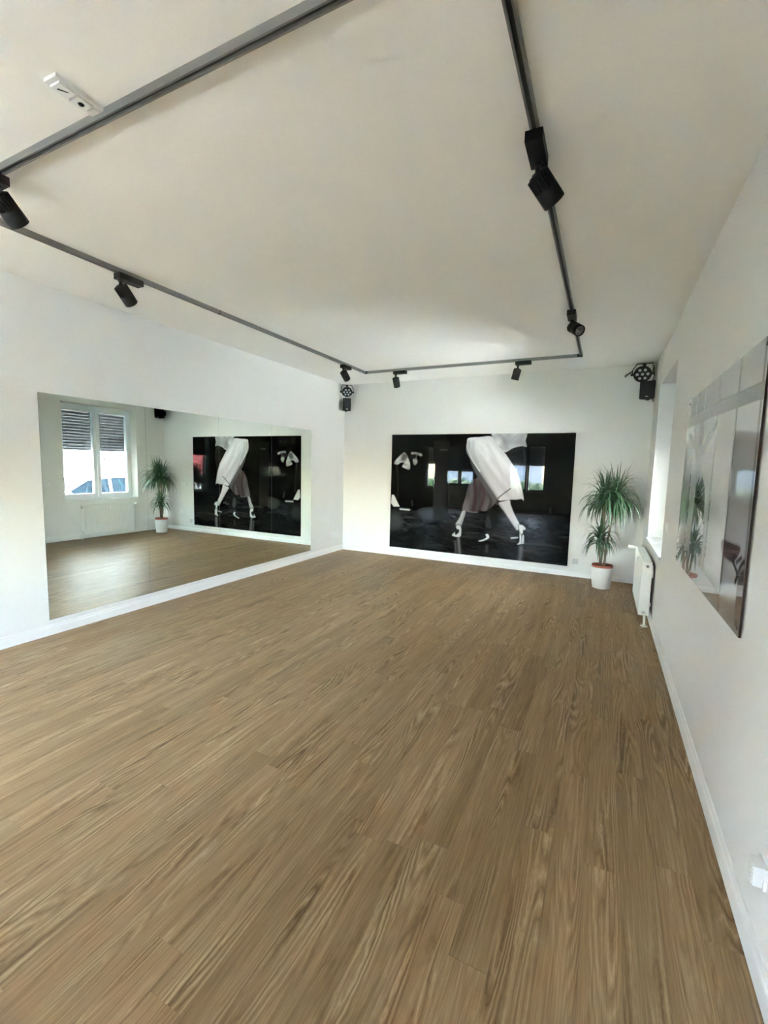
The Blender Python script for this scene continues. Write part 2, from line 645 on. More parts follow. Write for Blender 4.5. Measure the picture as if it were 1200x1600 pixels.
def smooth_poly(p, n=5, closed=True):
    p = np.array(p, float)
    out = []
    m_ = len(p)
    for i in range(m_ if closed else m_ - 1):
        g = [p[(i + k) % m_] if closed else p[min(max(i + k, 0), m_ - 1)] for k in (-1, 0, 1, 2)]
        for t in np.linspace(0, 1, n, endpoint=False):
            out.append(0.5 * ((2 * g[1]) + (-g[0] + g[2]) * t + (2 * g[0] - 5 * g[1] + 4 * g[2] - g[3]) * t * t + (-g[0] + 3 * g[1] - 3 * g[2] + g[3]) * t ** 3))
    if not closed:
        out.append(p[-1])
    return np.array(out)


class Canvas:
    def __init__(s, X, Y, base):
        s.X, s.Y = X, Y
        s.C = np.ones(X.shape + (3,)) * np.array(base)

    def seg_dist(s, p, closed):
        d = np.full(s.X.shape, 1e9)
        tpar = np.zeros(s.X.shape)
        n = len(p)
        L = 0.0
        for i in range(n if closed else n - 1):
            a, b_ = p[i], p[(i + 1) % n]
            v_ = b_ - a
            l2 = max(v_ @ v_, 1e-9)
            t = np.clip(((s.X - a[0]) * v_[0] + (s.Y - a[1]) * v_[1]) / l2, 0, 1)
            q = np.hypot(s.X - a[0] - t * v_[0], s.Y - a[1] - t * v_[1])
            near = q < d
            tpar = np.where(near, L + t * math.sqrt(l2), tpar)
            d = np.minimum(d, q)
            L += math.sqrt(l2)
        return d, tpar / max(L, 1e-9)

    def inside(s, p):
        r = np.zeros(s.X.shape, bool)
        n = len(p)
        for i in range(n):
            (x1, y1), (x2, y2) = p[i], p[(i + 1) % n]
            if y1 == y2:
                continue
            c = ((y1 > s.Y) != (y2 > s.Y)) & (s.X < (x2 - x1) * (s.Y - y1) / (y2 - y1) + x1)
            r ^= c
        return r

    def poly(s, p, col, soft=0.8, smooth=True, shade=None, alpha=1.0):
        p = smooth_poly(p) if smooth else np.array(p, float)
        d, _ = s.seg_dist(p, True)
        ins = s.inside(p)
        a = np.clip(0.5 + np.where(ins, d, -d) / soft, 0, 1) * alpha
        c = np.ones(s.C.shape) * np.array(col if not isinstance(col, (int, float)) else (col,) * 3)
        if shade is not None:
            c = c * shade[..., None]
        s.C = s.C * (1 - a[..., None]) + c * a[..., None]
        return a

    def stroke(s, p, w, col, alpha=1.0, fade=False, mask=None, soft=None):
        p = smooth_poly(p, 5, False)
        d, t = s.seg_dist(p, False)
        ww = w * (1 - 0.85 * t) if fade else w
        a = alpha * np.exp(-(d / np.maximum(ww, 1e-3)) ** 2)
        if mask is not None:
            a = a * mask
        c = np.array(col if not isinstance(col, (int, float)) else (col,) * 3)
        s.C = s.C * (1 - a[..., None]) + c * a[..., None]


def value_noise(X, Y, seed):
    r = np.random.default_rng(seed)
    G = r.random((64, 64))
    xi, yi = np.floor(X).astype(int), np.floor(Y).astype(int)
    fx, fy = X - xi, Y - yi
    fx, fy = fx * fx * (3 - 2 * fx), fy * fy * (3 - 2 * fy)
    g = lambda a, c: G[a % 64, c % 64]
    return (g(xi, yi) * (1 - fx) + g(xi + 1, yi) * fx) * (1 - fy) + (g(xi, yi + 1) * (1 - fx) + g(xi + 1, yi + 1) * fx) * fy


def grid_print(name, cols, w, h, mat, parent):
    """flat printed sheet in local x (0..w), z (0..h), facing -y; colours per grid point"""
    nz, nx = cols.shape[:2]
    gx, gz = np.meshgrid(np.linspace(0, w, nx), np.linspace(0, h, nz))
    co = np.stack([gx, np.zeros_like(gx), gz], -1).reshape(-1, 3)
    i = np.arange(nz - 1)[:, None] * nx + np.arange(nx - 1)[None, :]
    f = np.stack([i, i + 1, i + nx + 1, i + nx], -1).reshape(-1, 4)
    me = bpy.data.meshes.new(name)
    me.vertices.add(len(co))
    me.vertices.foreach_set('co', co.ravel())
    me.loops.add(f.size)
    me.loops.foreach_set('vertex_index', f.ravel().astype(np.int32))
    me.polygons.add(len(f))
    me.polygons.foreach_set('loop_start', np.arange(0, f.size, 4, dtype=np.int32))
    me.update(calc_edges=True)
    ca = me.color_attributes.new('print', 'FLOAT_COLOR', 'POINT')
    ca.data.foreach_set('color', np.concatenate([cols, np.ones(cols.shape[:2] + (1,))], -1).astype(np.float32).ravel())
    me.materials.append(mat)
    o = bpy.data.objects.new(name, me)
    COL.objects.link(o)
    o.parent = parent
    return o


def print_mat(name, rough, ior):
    m, nt, b = new_mat(name)
    a = N(nt, 'ShaderNodeVertexColor', layer_name='print')
    tc = N(nt, 'ShaderNodeTexCoord')
    g = noise(nt, 240, 1, tc.outputs['Object'])
    nt.links.new(mixc(nt, 1.0, a.outputs[0], ramp(nt, g.outputs[0], [(0.3, (0.93,) * 3), (0.7, (1.0,) * 3)]), 'MULTIPLY'), b.inputs['Base Color'])
    b.inputs['Roughness'].default_value = rough
    b.inputs['IOR'].default_value = ior
    return m


# --- large dance print on the back wall (3 x 2 m)
AX0, AX1, AZ0, AZ1 = 0.9957, 3.9921, 0.1516, 2.1509
nx, nz = 450, 300
u, v = np.meshgrid(np.linspace(0, 1, nx), np.linspace(0, 1, nz))
Hm = homography([(0, 1), (1, 1), (1, 0), (0, 0)], [(613, 679.7), (899.6, 676), (887.3, 883.3), (609, 854.7)])
den = Hm[2, 0] * u + Hm[2, 1] * v + Hm[2, 2]
X = (Hm[0, 0] * u + Hm[0, 1] * v + Hm[0, 2]) / den
Y = (Hm[1, 0] * u + Hm[1, 1] * v + Hm[1, 2]) / den
cv = Canvas(X, Y, (0.0035, 0.0037, 0.0037))
fold = lambda sx, sy, sd: value_noise(X * sx + Y * sy * 0.3, Y * sy, sd)
# polished dance floor with streaks of light
fl = np.clip((0.36 - v) / 0.10, 0, 1)
st = value_noise(u * 26 + v * 8, v * 95, 3) * value_noise(u * 11, v * 40, 5)
st2 = value_noise(u * 60 + v * 20, v * 150, 8)
amt = fl * (np.clip(st - 0.25, 0, 1) * 0.05 + np.clip(st2 - 0.62, 0, 1) * 0.02) * np.clip(0.35 + 1.2 * v / 0.3, 0.25, 1)
cv.C += amt[..., None]
cv.poly([(655, 799), (678, 796), (678, 811), (663, 812)], 0.02, soft=6)
cv.poly([(612, 805), (625, 806), (628, 822), (612, 826)], 0.035, soft=8)
# reflection of the room's rear pier, painted into the print
cv.poly([(680, 690), (702, 690), (699, 812), (678, 812)], 0.0065, soft=4, smooth=False)
# pale ruffled sleeve of another dancer
a = cv.poly([(616, 724), (621, 716.7), (631.5, 707.3), (635.3, 711.3), (640, 720.7), (641.3, 728.7), (640, 734), (634.7, 732.7), (628.7, 729.3), (632, 723.3), (626, 723.3), (622.7, 726), (618.7, 726)], 0.42, shade=0.55 + 0.9 * fold(0.25, 0.3, 21))
cv.poly([(631.5, 709), (637, 713), (634, 719), (628, 720), (627, 715)], 0.10, soft=3)
cv.poly([(642.7, 707.3), (652, 707.3), (660, 710), (658.7, 713.3), (652.7, 711.3), (651.3, 716), (652.7, 722), (649.3, 727.3), (646, 724.7), (645.3, 716.7)], 0.33, shade=0.4 + 1.0 * fold(0.3, 0.3, 23))
cv.poly([(644, 710), (651, 711), (650, 716), (644, 718), (640, 715)], 0.01, soft=2)
cv.stroke([(620, 727), (622, 750), (622, 778)], 1.0, 0.035, 0.7)
cv.stroke([(688, 703), (699, 703.2)], 0.9, 0.10, 0.8)
# chair leg / white board at the edge
cv.poly([(612.5, 773.5), (616, 774), (624.7, 792), (615.3, 792), (611.3, 786.7)], 0.62, smooth=False)
cv.stroke([(626, 796), (640, 797.2)], 1.1, 0.55, 0.9)
cv.stroke([(644, 782), (645, 790)], 1.0, 0.05, 0.7)
# dim back panel of the dress
a = cv.poly([(733, 760), (728, 778), (723.3, 795.3), (733, 799), (746.7, 800.2), (749, 796.5), (758, 798.7), (768, 793), (775, 783), (768, 768), (754, 745), (744, 748)], (0.085, 0.075, 0.076), shade=0.25 + 1.5 * fold(0.16, 0.03, 31) ** 1.3)
cv.stroke([(742, 752), (744, 775), (740, 797)], 3.2, (0.04, 0.016, 0.018), 0.8)  # red on both folds: reflection of the red outside, painted in
cv.stroke([(754, 752), (757, 775), (750, 796)], 2.6, (0.05, 0.02, 0.022), 0.8)
cv.stroke([(762, 765), (768, 782), (764, 796)], 2.2, 0.012, 0.85)
cv.stroke([(723.5, 796), (734, 799.6), (746.5, 800.6)], 0.7, 0.16, 0.9)
# the partner's dark trousers and shoe
cv.poly([(762, 800), (770, 795), (778, 800), (776, 822), (764, 828), (760, 820)], 0.006, soft=3)
cv.poly([(761.5, 808), (765, 806), (769, 824), (760, 823)], 0.03, soft=2.5)
cv.poly([(748.5, 845), (755.6, 843), (761.2, 839.4), (759.8, 835.2), (763.4, 834.4), (765.5, 839.4), (761.2, 843), (752.7, 845.8)], 0.62, soft=1.0)
cv.stroke([(800, 840.3), (809.5, 839.5)], 1.0, 0.55, 0.9)
cv.poly([(790, 706), (806, 697), (822, 699), (821, 720), (818, 745), (816, 765), (810, 740), (800, 722)], 0.012, soft=3, shade=0.4 + 1.3 * fold(0.12, 0.2, 41))
cv.stroke([(819, 703), (820.5, 722), (817, 740)], 1.6, 0.035, 0.8)
# white blouse at the top
a = cv.poly([(771, 673), (774, 690), (783, 699.5), (789.5, 706.4), (802, 700), (815, 696.8), (823, 697.7), (821.3, 689), (819.7, 673)], 0.52, soft=1.0, shade=0.62 + 0.62 * fold(0.09, 0.12, 51))
cv.stroke([(776, 676), (786, 684), (792, 700)], 3.5, 0.22, 0.55, mask=a)
cv.stroke([(798, 690), (806, 682), (812, 676)], 2.2, 0.36, 0.5, mask=a)
# the long pale skirt
sk = [(732.7, 684.6), (750, 683), (767.5, 681.9), (774.6, 690.6), (788.1, 706.4), (799.2, 722.2), (808.7, 738.1), (815, 758.7), (819, 780.8), (815.5, 779.2), (807, 780.2), (799.2, 780.2), (788, 781.8), (777.8, 780), (765.9, 763.4), (751.7, 741.2), (735.8, 717.5), (729.2, 704), (730.3, 690.6)]
across = (X - 732) * 0.79 - (Y - 690) * 0.60       # grows from the trailing edge to the front edge
sh = 0.86 + 0.20 * np.clip(across / 30, -1, 1) * 0.6 + 0.16 * (value_noise(across * 0.16, (X + Y) * 0.012, 61) - 0.5) * 2
a = cv.poly(sk, 0.66, soft=0.9, shade=np.clip(sh, 0.3, 1.15))
cv.stroke([(731, 692), (732, 708), (740, 722), (752, 740), (764, 760), (776, 778)], 4.2, 0.20, 0.80, mask=a)
cv.stroke([(740, 690), (740, 706), (747, 722)], 2.6, 0.34, 0.55, mask=a)
cv.stroke([(750, 692), (758, 700), (764, 716)], 3.0, 0.80, 0.5, mask=a)
cv.stroke([(762, 695), (774, 716), (784, 740), (788, 762)], 2.0, 0.46, 0.45, mask=a)
cv.stroke([(752, 712), (766, 736), (780, 764)], 2.2, 0.48, 0.45, mask=a)
cv.stroke([(790, 715), (803, 742), (811, 770)], 3.0, 0.76, 0.5, mask=a)
cv.stroke([(731, 687), (731.4, 700), (738, 717), (750, 736)], 1.2, 0.80, 0.75, mask=a)
cv.poly([(736, 719), (748, 736), (763, 757), (778, 780), (777, 788), (766, 774), (752, 753), (741, 734)], 0.085, soft=2.2)
cv.stroke([(798.5, 763), (789, 770), (779, 778.5), (777, 787)], 0.9, 0.012, 0.95)
cv.stroke([(777, 787), (781, 784), (790, 782), (800, 781.5)], 0.9, 0.012, 0.8)
# legs and dance shoes
a = cv.poly([(780, 786.5), (788, 783), (797, 781.3), (798.8, 788.4), (803.7, 801.2), (808.5, 810.5), (812.4, 818.9), (810.6, 827), (806.6, 825.5), (796.7, 811.1), (788.2, 798.3)], 0.50, soft=1.0)
cv.stroke([(782, 790), (792, 806), (806, 825)], 2.6, 0.20, 0.7, mask=a)
cv.stroke([(796, 784), (800, 797), (809, 815)], 2.2, 0.66, 0.6, mask=a)
cv.poly([(811.5, 820.5), (817, 820), (821.8, 824.5), (821, 828), (817, 833), (814.2, 836.5), (812.2, 830)], 0.62, soft=0.9)
cv.poly([(813, 833.5), (815.3, 834), (815.2, 848), (812, 850), (809.2, 849.8), (812.6, 846)], 0.66, soft=0.8)
cv.poly([(817.2, 836), (819.6, 836), (819.4, 847.5), (816.2, 848.6)], 0.58, soft=0.8)
cv.poly([(819, 827), (823.4, 831), (822.4, 838), (819.4, 836), (818, 831)], 0.006, soft=0.9)
cv.stroke([(811, 820), (812, 829), (815, 835)], 0.7, 0.01, 0.9)
cv.stroke([(810, 849.8), (820, 847.8)], 0.7, 0.60, 0.8)
a = cv.poly([(723.3, 798.7), (728.3, 799.5), (726, 809.3), (722, 820.7), (718.7, 821.3), (713.3, 820.7), (714, 816.7), (718.7, 809.3)], 0.36, soft=0.9)
cv.stroke([(727, 801), (724, 813), (720, 821)], 1.4, 0.16, 0.6, mask=a)
cv.poly([(713.3, 822), (720.7, 821.3), (720.7, 838), (710.7, 838.3), (707.3, 836), (711, 832), (714.7, 826.7)], 0.48, soft=0.9)
cv.poly([(712.5, 827), (718, 827.5), (718, 832), (713, 836), (711.5, 831)], 0.008, soft=1.0)
cv.stroke([(712.5, 822.5), (716.5, 819.5), (720.7, 821.7)], 0.7, 0.008, 0.9)
# their reflections on the floor
cv.stroke([(717.5, 842), (718, 850), (719.5, 864)], 2.2, 0.17, 0.75)
cv.stroke([(712, 846), (713.5, 864)], 1.8, 0.09, 0.7)
cv.stroke([(815, 855), (814.5, 865), (813, 875)], 3.2, 0.16, 0.8)
cv.stroke([(762, 853), (761.5, 861)], 2.2, 0.07, 0.7)
cv.stroke([(820, 849), (850, 850), (878, 855)], 1.6, 0.05, 0.5)
cv.stroke([(826, 800), (850, 802), (889, 804)], 1.0, 0.014, 0.7)
cv.poly([(858, 791), (863, 791), (862, 802), (859, 802)], 0.03, soft=1.5, smooth=False)
M['dance_print'] = print_mat('acrylic_dance_print', 0.008, 1.24)
art = thing('dance_print', 'huge black and white acrylic print of tango dancers legs on the rear wall', 'print', (AX0, 0, AZ0))
bm = B()
box(bm, 0, AX1 - AX0, -0.0105, -0.0013, 0, AZ1 - AZ0)
obj('backing_panel', bm, M['edge'], art)
fp = grid_print('printed_face', np.clip(cv.C, 0, 1), AX1 - AX0, AZ1 - AZ0, M['dance_print'], art)
fp.location = (0, -0.0112, 0)

# --- pale acrylic print of a dancer on the window wall, on stand-off screws
PY0, PY1, PZ0, PZ1 = -5.035, -3.235, 0.935, 2.125
PW, PH = PY1 - PY0, PZ1 - PZ0
nx, nz = 320, 214
u, v = np.meshgrid(np.linspace(PY1, PY0, nx), np.linspace(PZ0, PZ1, nz))   # u runs from far to near end
cv = Canvas(u * 100, v * 100, (0.62, 0.615, 0.60))
yy = lambda pts: [(a * 100, c * 100) for a, c in pts]
# grey bars and beam of a tall glazed wall behind the dancer
for yc, wd in ((-4.64, 1.6), (-4.24, 1.2), (-3.84, 1.2), (-3.56, 0.9), (-5.0, 1.2)):
    cv.stroke(yy([(yc, 2.12), (yc - 0.01, 1.5), (yc - 0.03, 0.95)]), wd, (0.30, 0.29, 0.28), 0.75)
cv.poly(yy([(-5.03, 1.952), (-4.2, 1.982), (-3.26, 1.985), (-3.26, 1.925), (-4.2, 1.915), (-5.03, 1.885)]), (0.33, 0.32, 0.32), soft=1.0, smooth=False)
# pale floor band low down
cv.poly(yy([(-5.03, 1.06), (-3.24, 1.06), (-3.24, 0.93), (-5.03, 0.93)]), (0.45, 0.42, 0.38), soft=8, smooth=False)
# dancer: arms up, slim body, dark dress
cv.poly(yy([(-3.38, 1.87), (-3.50, 1.832), (-3.70, 1.775), (-3.81, 1.72), (-3.79, 1.69), (-3.68, 1.742), (-3.51, 1.798), (-3.40, 1.845)]), (0.30, 0.27, 0.27), soft=2.0, alpha=0.8)
cv.poly(yy([(-3.87, 1.70), (-3.90, 1.765), (-4.05, 1.816), (-4.174, 1.85), (-4.215, 1.88), (-4.24, 1.85), (-4.18, 1.805), (-4.055, 1.765), (-3.96, 1.72)]), (0.40, 0.33, 0.31), soft=2.0, alpha=0.8)
cv.poly(yy([(-3.72, 1.96), (-3.80, 1.95), (-3.85, 1.88), (-3.87, 1.79), (-3.78, 1.79), (-3.74, 1.87)]), (0.24, 0.22, 0.23), soft=2.0, alpha=0.85)
cv.poly(yy([(-3.68, 1.735), (-3.80, 1.78), (-3.91, 1.75), (-3.93, 1.63), (-4.00, 1.547), (-4.06, 1.42), (-3.84, 1.41), (-3.83, 1.544), (-3.77, 1.633)]), (0.33, 0.30, 0.31), soft=2.0, alpha=0.85)
cv.poly(yy([(-3.82, 1.53), (-4.02, 1.54), (-4.12, 1.40), (-4.14, 1.10), (-3.80, 1.08), (-3.80, 1.40)]), (0.17, 0.18, 0.22), soft=4.0, alpha=0.7)
# rust-brown seat cushion and dark crossed legs beside her
cv.poly(yy([(-4.61, 1.272), (-4.79, 1.286), (-4.93, 1.29), (-4.91, 1.25), (-4.84, 1.212), (-4.74, 1.208), (-4.63, 1.222)]), (0.20, 0.085, 0.06), soft=2.5, alpha=0.85)
cv.stroke(yy([(-4.84, 1.215), (-4.90, 1.19), (-4.94, 1.17)]), 1.1, 0.05, 0.8)
cv.stroke(yy([(-4.90, 1.22), (-4.96, 1.25)]), 1.0, 0.06, 0.8)
cv.stroke(yy([(-4.91, 1.14), (-4.96, 1.21), (-5.0, 1.24)]), 1.4, (0.10, 0.06, 0.07), 0.8)
cv.poly(yy([(-4.95, 1.16), (-5.02, 1.20), (-5.02, 0.98), (-4.96, 1.0)]), (0.16, 0.10, 0.10), soft=2.5, alpha=0.7)
M['pale_print'] = print_mat('acrylic_pale_print', 0.004, 1.5)
_b = M['pale_print'].node_tree.nodes['Principled BSDF']
_b.inputs['Coat Weight'].default_value = 0.4
_b.inputs['Coat IOR'].default_value = 1.5
_b.inputs['Coat Roughness'].default_value = 0.003
cv.C = np.clip(cv.C, 0, 1) ** 1.5
pp = thing('dancer_print', 'pale glossy acrylic print of a dancer with raised arms on the window wall', 'print', (W, PY1, PZ0), -math.pi / 2)
bm = B()
box(bm, 0, PW, -0.0125, -0.0045, 0, PH)
obj('acrylic_panel', bm, M['edge'], pp)
fp = grid_print('printed_face', np.clip(cv.C, 0, 1), PW, PH, M['pale_print'], pp)
fp.location = (0, -0.0130, 0)
for sx in (0.03, PW - 0.03):
    for sz in (0.03, PH - 0.03):
        bm = B()
        tube(bm, [(sx, -0.0170, sz), (sx, -0.0155, sz), (sx, -0.0013, sz)], [0.006, 0.0075, 0.0075], 14)
        obj('standoff_screw', bm, M['screw'], pp)

# ------------------------------------------------------------------ ceiling track and spotlights
TX0, TX1, TY0, TY1 = 0.925, 4.044, -5.925, -0.912
TW, TH_ = 0.0170, 0.034


def track_rail(name, a, c, label, joints=()):
    """aluminium track: two flanges, a web and a dark channel open downwards"""
    a, c = Vector(a), Vector(c)
    d = (c - a)
    L = d.length
    root = thing(name, label, 'track', (a.x, a.y, H), math.atan2(d.y, d.x), 'ceiling light track')
    bm = B()
    box(bm, 0, L, -TW, TW, -0.012, 0)
    for s in (-1, 1):
        y0, y1 = sorted((s * TW, s * (TW - 0.0075)))
        box(bm, 0, L, y0, y1, -TH_, -0.012)
    obj('rail_profile', bm, M['alu'], root)
    bm = B()
    box(bm, 0.001, L - 0.001, -TW + 0.0075, TW - 0.0075, -0.020, -0.012)
    obj('channel', bm, M['track_in'], root)
    for j in joints:
        bm = B()
        box(bm, j - 0.003, j + 0.003, -TW - 0.0008, TW + 0.0008, -TH_ - 0.0008, -0.001)
        obj('joint', bm, M['blackmat'], root)
    return root


track_rail('track_rail', (TX0 + 0.02, TY0, 0), (TX1 - 0.02, TY0, 0), 'grey aluminium ceiling track bar crossing nearest the white emergency plate')
track_rail('track_rail', (TX0, TY0 + 0.02, 0), (TX0, TY1 - 0.02, 0), 'grey aluminium ceiling track running along the mirror wall', joints=(2.01,))
track_rail('track_rail', (TX0 + 0.02, TY1, 0), (TX1 - 0.02, TY1, 0), 'short grey aluminium ceiling track in front of the dance print wall')
track_rail('track_rail', (TX1, TY0 + 0.02, 0), (TX1, TY1 - 0.02, 0), 'grey aluminium ceiling track running along the window wall')
for k, (x, y, lb) in enumerate([(TX0, TY1, 'black track corner joint above the mirror end of the dance print'), (TX1, TY1, 'black track corner joint beside the window end of the dance print'),
                               (TX0, TY0, 'black track corner joint hidden past the picture edge by the mirror wall'), (TX1, TY0, 'black track corner joint overhead beside the window wall')]):
    bm = B()
    box(bm, x - TW - 0.001, x + TW + 0.001, y - TW - 0.001, y + TW + 0.001, H - TH_ - 0.001, H)
    sx, sy = (1 if x == TX0 else -1), (1 if y == TY0 else -1)
    x0, x1 = sorted((x + sx * TW, x + sx * (TW + 0.028)))
    box(bm, x0, x1, y - TW - 0.001, y + TW + 0.001, H - TH_ - 0.001, H)
    tag(obj('track_corner', bm, M['blackmat'], bevel=0.002), lb, 'track corner', 'ceiling light track')


def spotlight(x, y, along, head_dir, label, side=1, off=0.07):
    """adapter box under the track, swivel arm, finned cylinder head with recessed reflector"""
    head_dir = Vector(head_dir).normalized()
    along = Vector(along).normalized()
    ang = math.atan2(along.y, along.x)
    root = thing('track_spotlight', label, 'spotlight', (x, y, H - TH_), ang, 'black track spotlights')
    hd = Matrix.Rotation(-ang, 3, 'Z') @ head_dir
    bm = B()
    box(bm, -0.10, 0.10, -0.037, 0.037, -0.045, -0.001)
    obj('adapter_box', bm, M['black'], root, bevel=0.006)
    bm = B()
    box(bm, -0.085, 0.085, -0.009, 0.009, -0.002, 0.012)
    obj('track_clip', bm, M['blackmat'], root)
    px0 = -off * side
    piv = Vector((px0, 0, -0.100))
    q = hd.to_track_quat('Z', 'Y').to_matrix()
    sidev = Vector((0, 0, 1)).cross(hd)
    if sidev.length < 1e-3:
        sidev = Vector((0, 1, 0))
    sidev.normalize()
    bm = B()
    tube(bm, [(px0, 0, -0.044), (px0, 0, -0.060)], 0.019, 16)
    tube(bm, [(px0, 0, -0.058), (px0, 0, -0.085), piv], [0.012, 0.013, 0.014], 12)
    obj('arm', bm, M['black'], root, bevel=0)
    bm = B()
    tube(bm, [piv - sidev * 0.020, piv + sidev * 0.020], 0.017, 16)
    obj('swivel', bm, M['black'], root)
    # head: axis along hd, pivot near the back end
    base = piv - hd * 0.012
    mt = Matrix.Translation(base) @ q.to_4x4()
    R_, L_ = 0.051, 0.152
    bm = B()
    lathe(bm, [(0.020, 0.0), (0.036, 0.002), (0.040, 0.010), (0.040, 0.070), (R_, 0.074), (R_, L_ - 0.002), (R_ - 0.003, L_), (R_ - 0.008, L_), (R_ - 0.009, L_ - 0.012)], 36)
    xform(bm, mt)
    head = obj('head', bm, M['black'], root)
    bm = B()
    for k in range(22):
        t = 2 * math.pi * k / 22
        c, s = math.cos(t), math.sin(t)
        vs = []
        for rr, zz in ((0.038, 0.006), (R_, 0.010), (R_, 0.074), (0.038, 0.074)):
            for sg in (-1, 1):
                vs.append(bm.verts.new((rr * c - sg * 0.0026 * s, rr * s + sg * 0.0026 * c, zz)))
        for f in ((0, 2, 3, 1), (2, 4, 5, 3), (0, 4 + 2, 4, 2), (1, 3, 5, 7), (0, 1, 7, 6)):
            bm.faces.new([vs[i] for i in f])
    xform(bm, mt)
    obj('cooling_fins', bm, M['black'], head)
    bm = B()
    lathe(bm, [(R_ - 0.009, L_ - 0.012), (0.034, L_ - 0.030), (0.016, L_ - 0.045), (0.012, L_ - 0.046)], 32)
    xform(bm, mt)
    obj('reflector', bm, M['lens'], head)
    return root


spotlight(1.44, TY0, (1, 0, 0), (-0.16, 0.66, -0.56), 'black track spotlight cut by the picture edge under the nearest track bar', side=-1, off=0.062)
spotlight(TX0, -4.82, (0, 1, 0), (-0.20, 0.74, -0.62), 'black track spotlight above the mirror panel that reflects the window', side=1)
spotlight(TX0, -1.50, (0, 1, 0), (0.04, 0.77, -0.64), 'black track spotlight above the wall speaker in the mirror corner', side=1)
spotlight(1.525, TY1, (1, 0, 0), (-0.03, 0.50, -0.87), 'black track spotlight over the mirror end of the dance print', side=1)
spotlight(3.335, TY1, (1, 0, 0), (-0.27, 0.14, -0.95), 'black track spotlight hanging straight down over the window end of the dance print', side=1)
spotlight(TX1, -2.66, (0, 1, 0), (0.55, -0.65, -0.52), 'black track spotlight with its bright round reflector showing, by the window', side=-1)
spotlight(TX1, -5.03, (0, -1, 0), (0.50, 0.60, -0.62), 'largest ribbed black track spotlight, overhead beside the window wall', side=1, off=0.06)

# ------------------------------------------------------------------ emergency plate on the ceiling
em = thing('emergency_plate', 'small white ceiling plate with two dark inserts beside the track', 'ceiling plate', (2.376, -6.035, H), math.radians(2))
bm = B()
box(bm, -0.038, 0.038, -0.095, 0.098, -0.014, 0.0)
obj('base_plate', bm, M['plastic'], em, bevel=0.004)
for k, yc in enumerate((-0.048, 0.024)):
    bm = B()
    box(bm, -0.029, 0.029, yc - 0.030, yc + 0.030, -0.024, -0.013)
    ins = obj('insert', bm, M['plastic'], em, bevel=0.003)
    bm = B()
    if k == 0:
        prism(bm, [(-0.014, yc - 0.014), (-0.004, yc - 0.016), (0.016, yc + 0.016), (0.006, yc + 0.010)], -0.0248, -0.0235, ax='z')
    else:
        lathe(bm, [(0.002, -0.030), (0.008, -0.028), (0.012, -0.0238)], 20, (0, yc, 0))
    obj('indicator', bm, M['dark'], ins)
bm = B()
box(bm, -0.020, 0.020, 0.062, 0.088, -0.020, -0.013)
obj('cover', bm, M['plastic'], em, bevel=0.003)


# ------------------------------------------------------------------ corner speakers and par lights
def speaker(loc, rz, tilt, w, h, label):
    s = thing('wall_speaker', label, 'speaker', loc, rz, 'wall speakers in the corners')
    d = 0.15
    bm = B()
    pr = [(-w / 2, 0), (w / 2, 0), (w / 2 - 0.035, d), (-w / 2 + 0.035, d)]
    prism(bm, [(a, c) for a, c in pr], 0, h, ax='z')
    T = Matrix.Rotation(tilt, 4, 'X')
    xform(bm, T)
    obj('cabinet', bm, M['blackmat'], s, bevel=0.008)
    bm = B()
    box(bm, -w / 2 + 0.012, w / 2 - 0.012, -0.008, 0.001, 0.014, h - 0.014)
    xform(bm, T)
    gr = obj('grille', bm, M['black'], s, bevel=0.004)
    bm = B()
    box(bm, -0.018, 0.018, -0.0095, -0.0075, 0.026, 0.036)
    xform(bm, T)
    obj('badge', bm, M['greyplastic'], gr)
    bm = B()
    tube(bm, [(0, d * 0.6, h * 0.5), (0, d + 0.03, h * 0.5), (0, d + 0.075, h * 0.5)], 0.014, 10)
    box(bm, -0.03, 0.03, d + 0.07, d + 0.085, h * 0.5 - 0.05, h * 0.5 + 0.05)
    obj('bracket', bm, M['blackmat'], s)
    bm = B()
    tube(bm, [(0, d * 0.45, 0.0), (0, d * 0.45, -0.016)], [0.024, 0.020], 14)
    xform(bm, T)
    obj('knob', bm, M['blackmat'], s)
    return s


speaker((0.150, -0.170, 2.575), math.radians(45), math.radians(4), 0.15, 0.225, 'small black wall speaker in the corner between mirror and dance print')
speaker((4.845, -0.225, 2.575), math.radians(-14), math.radians(3), 0.185, 0.235, 'black wall speaker in the corner above the potted plant')


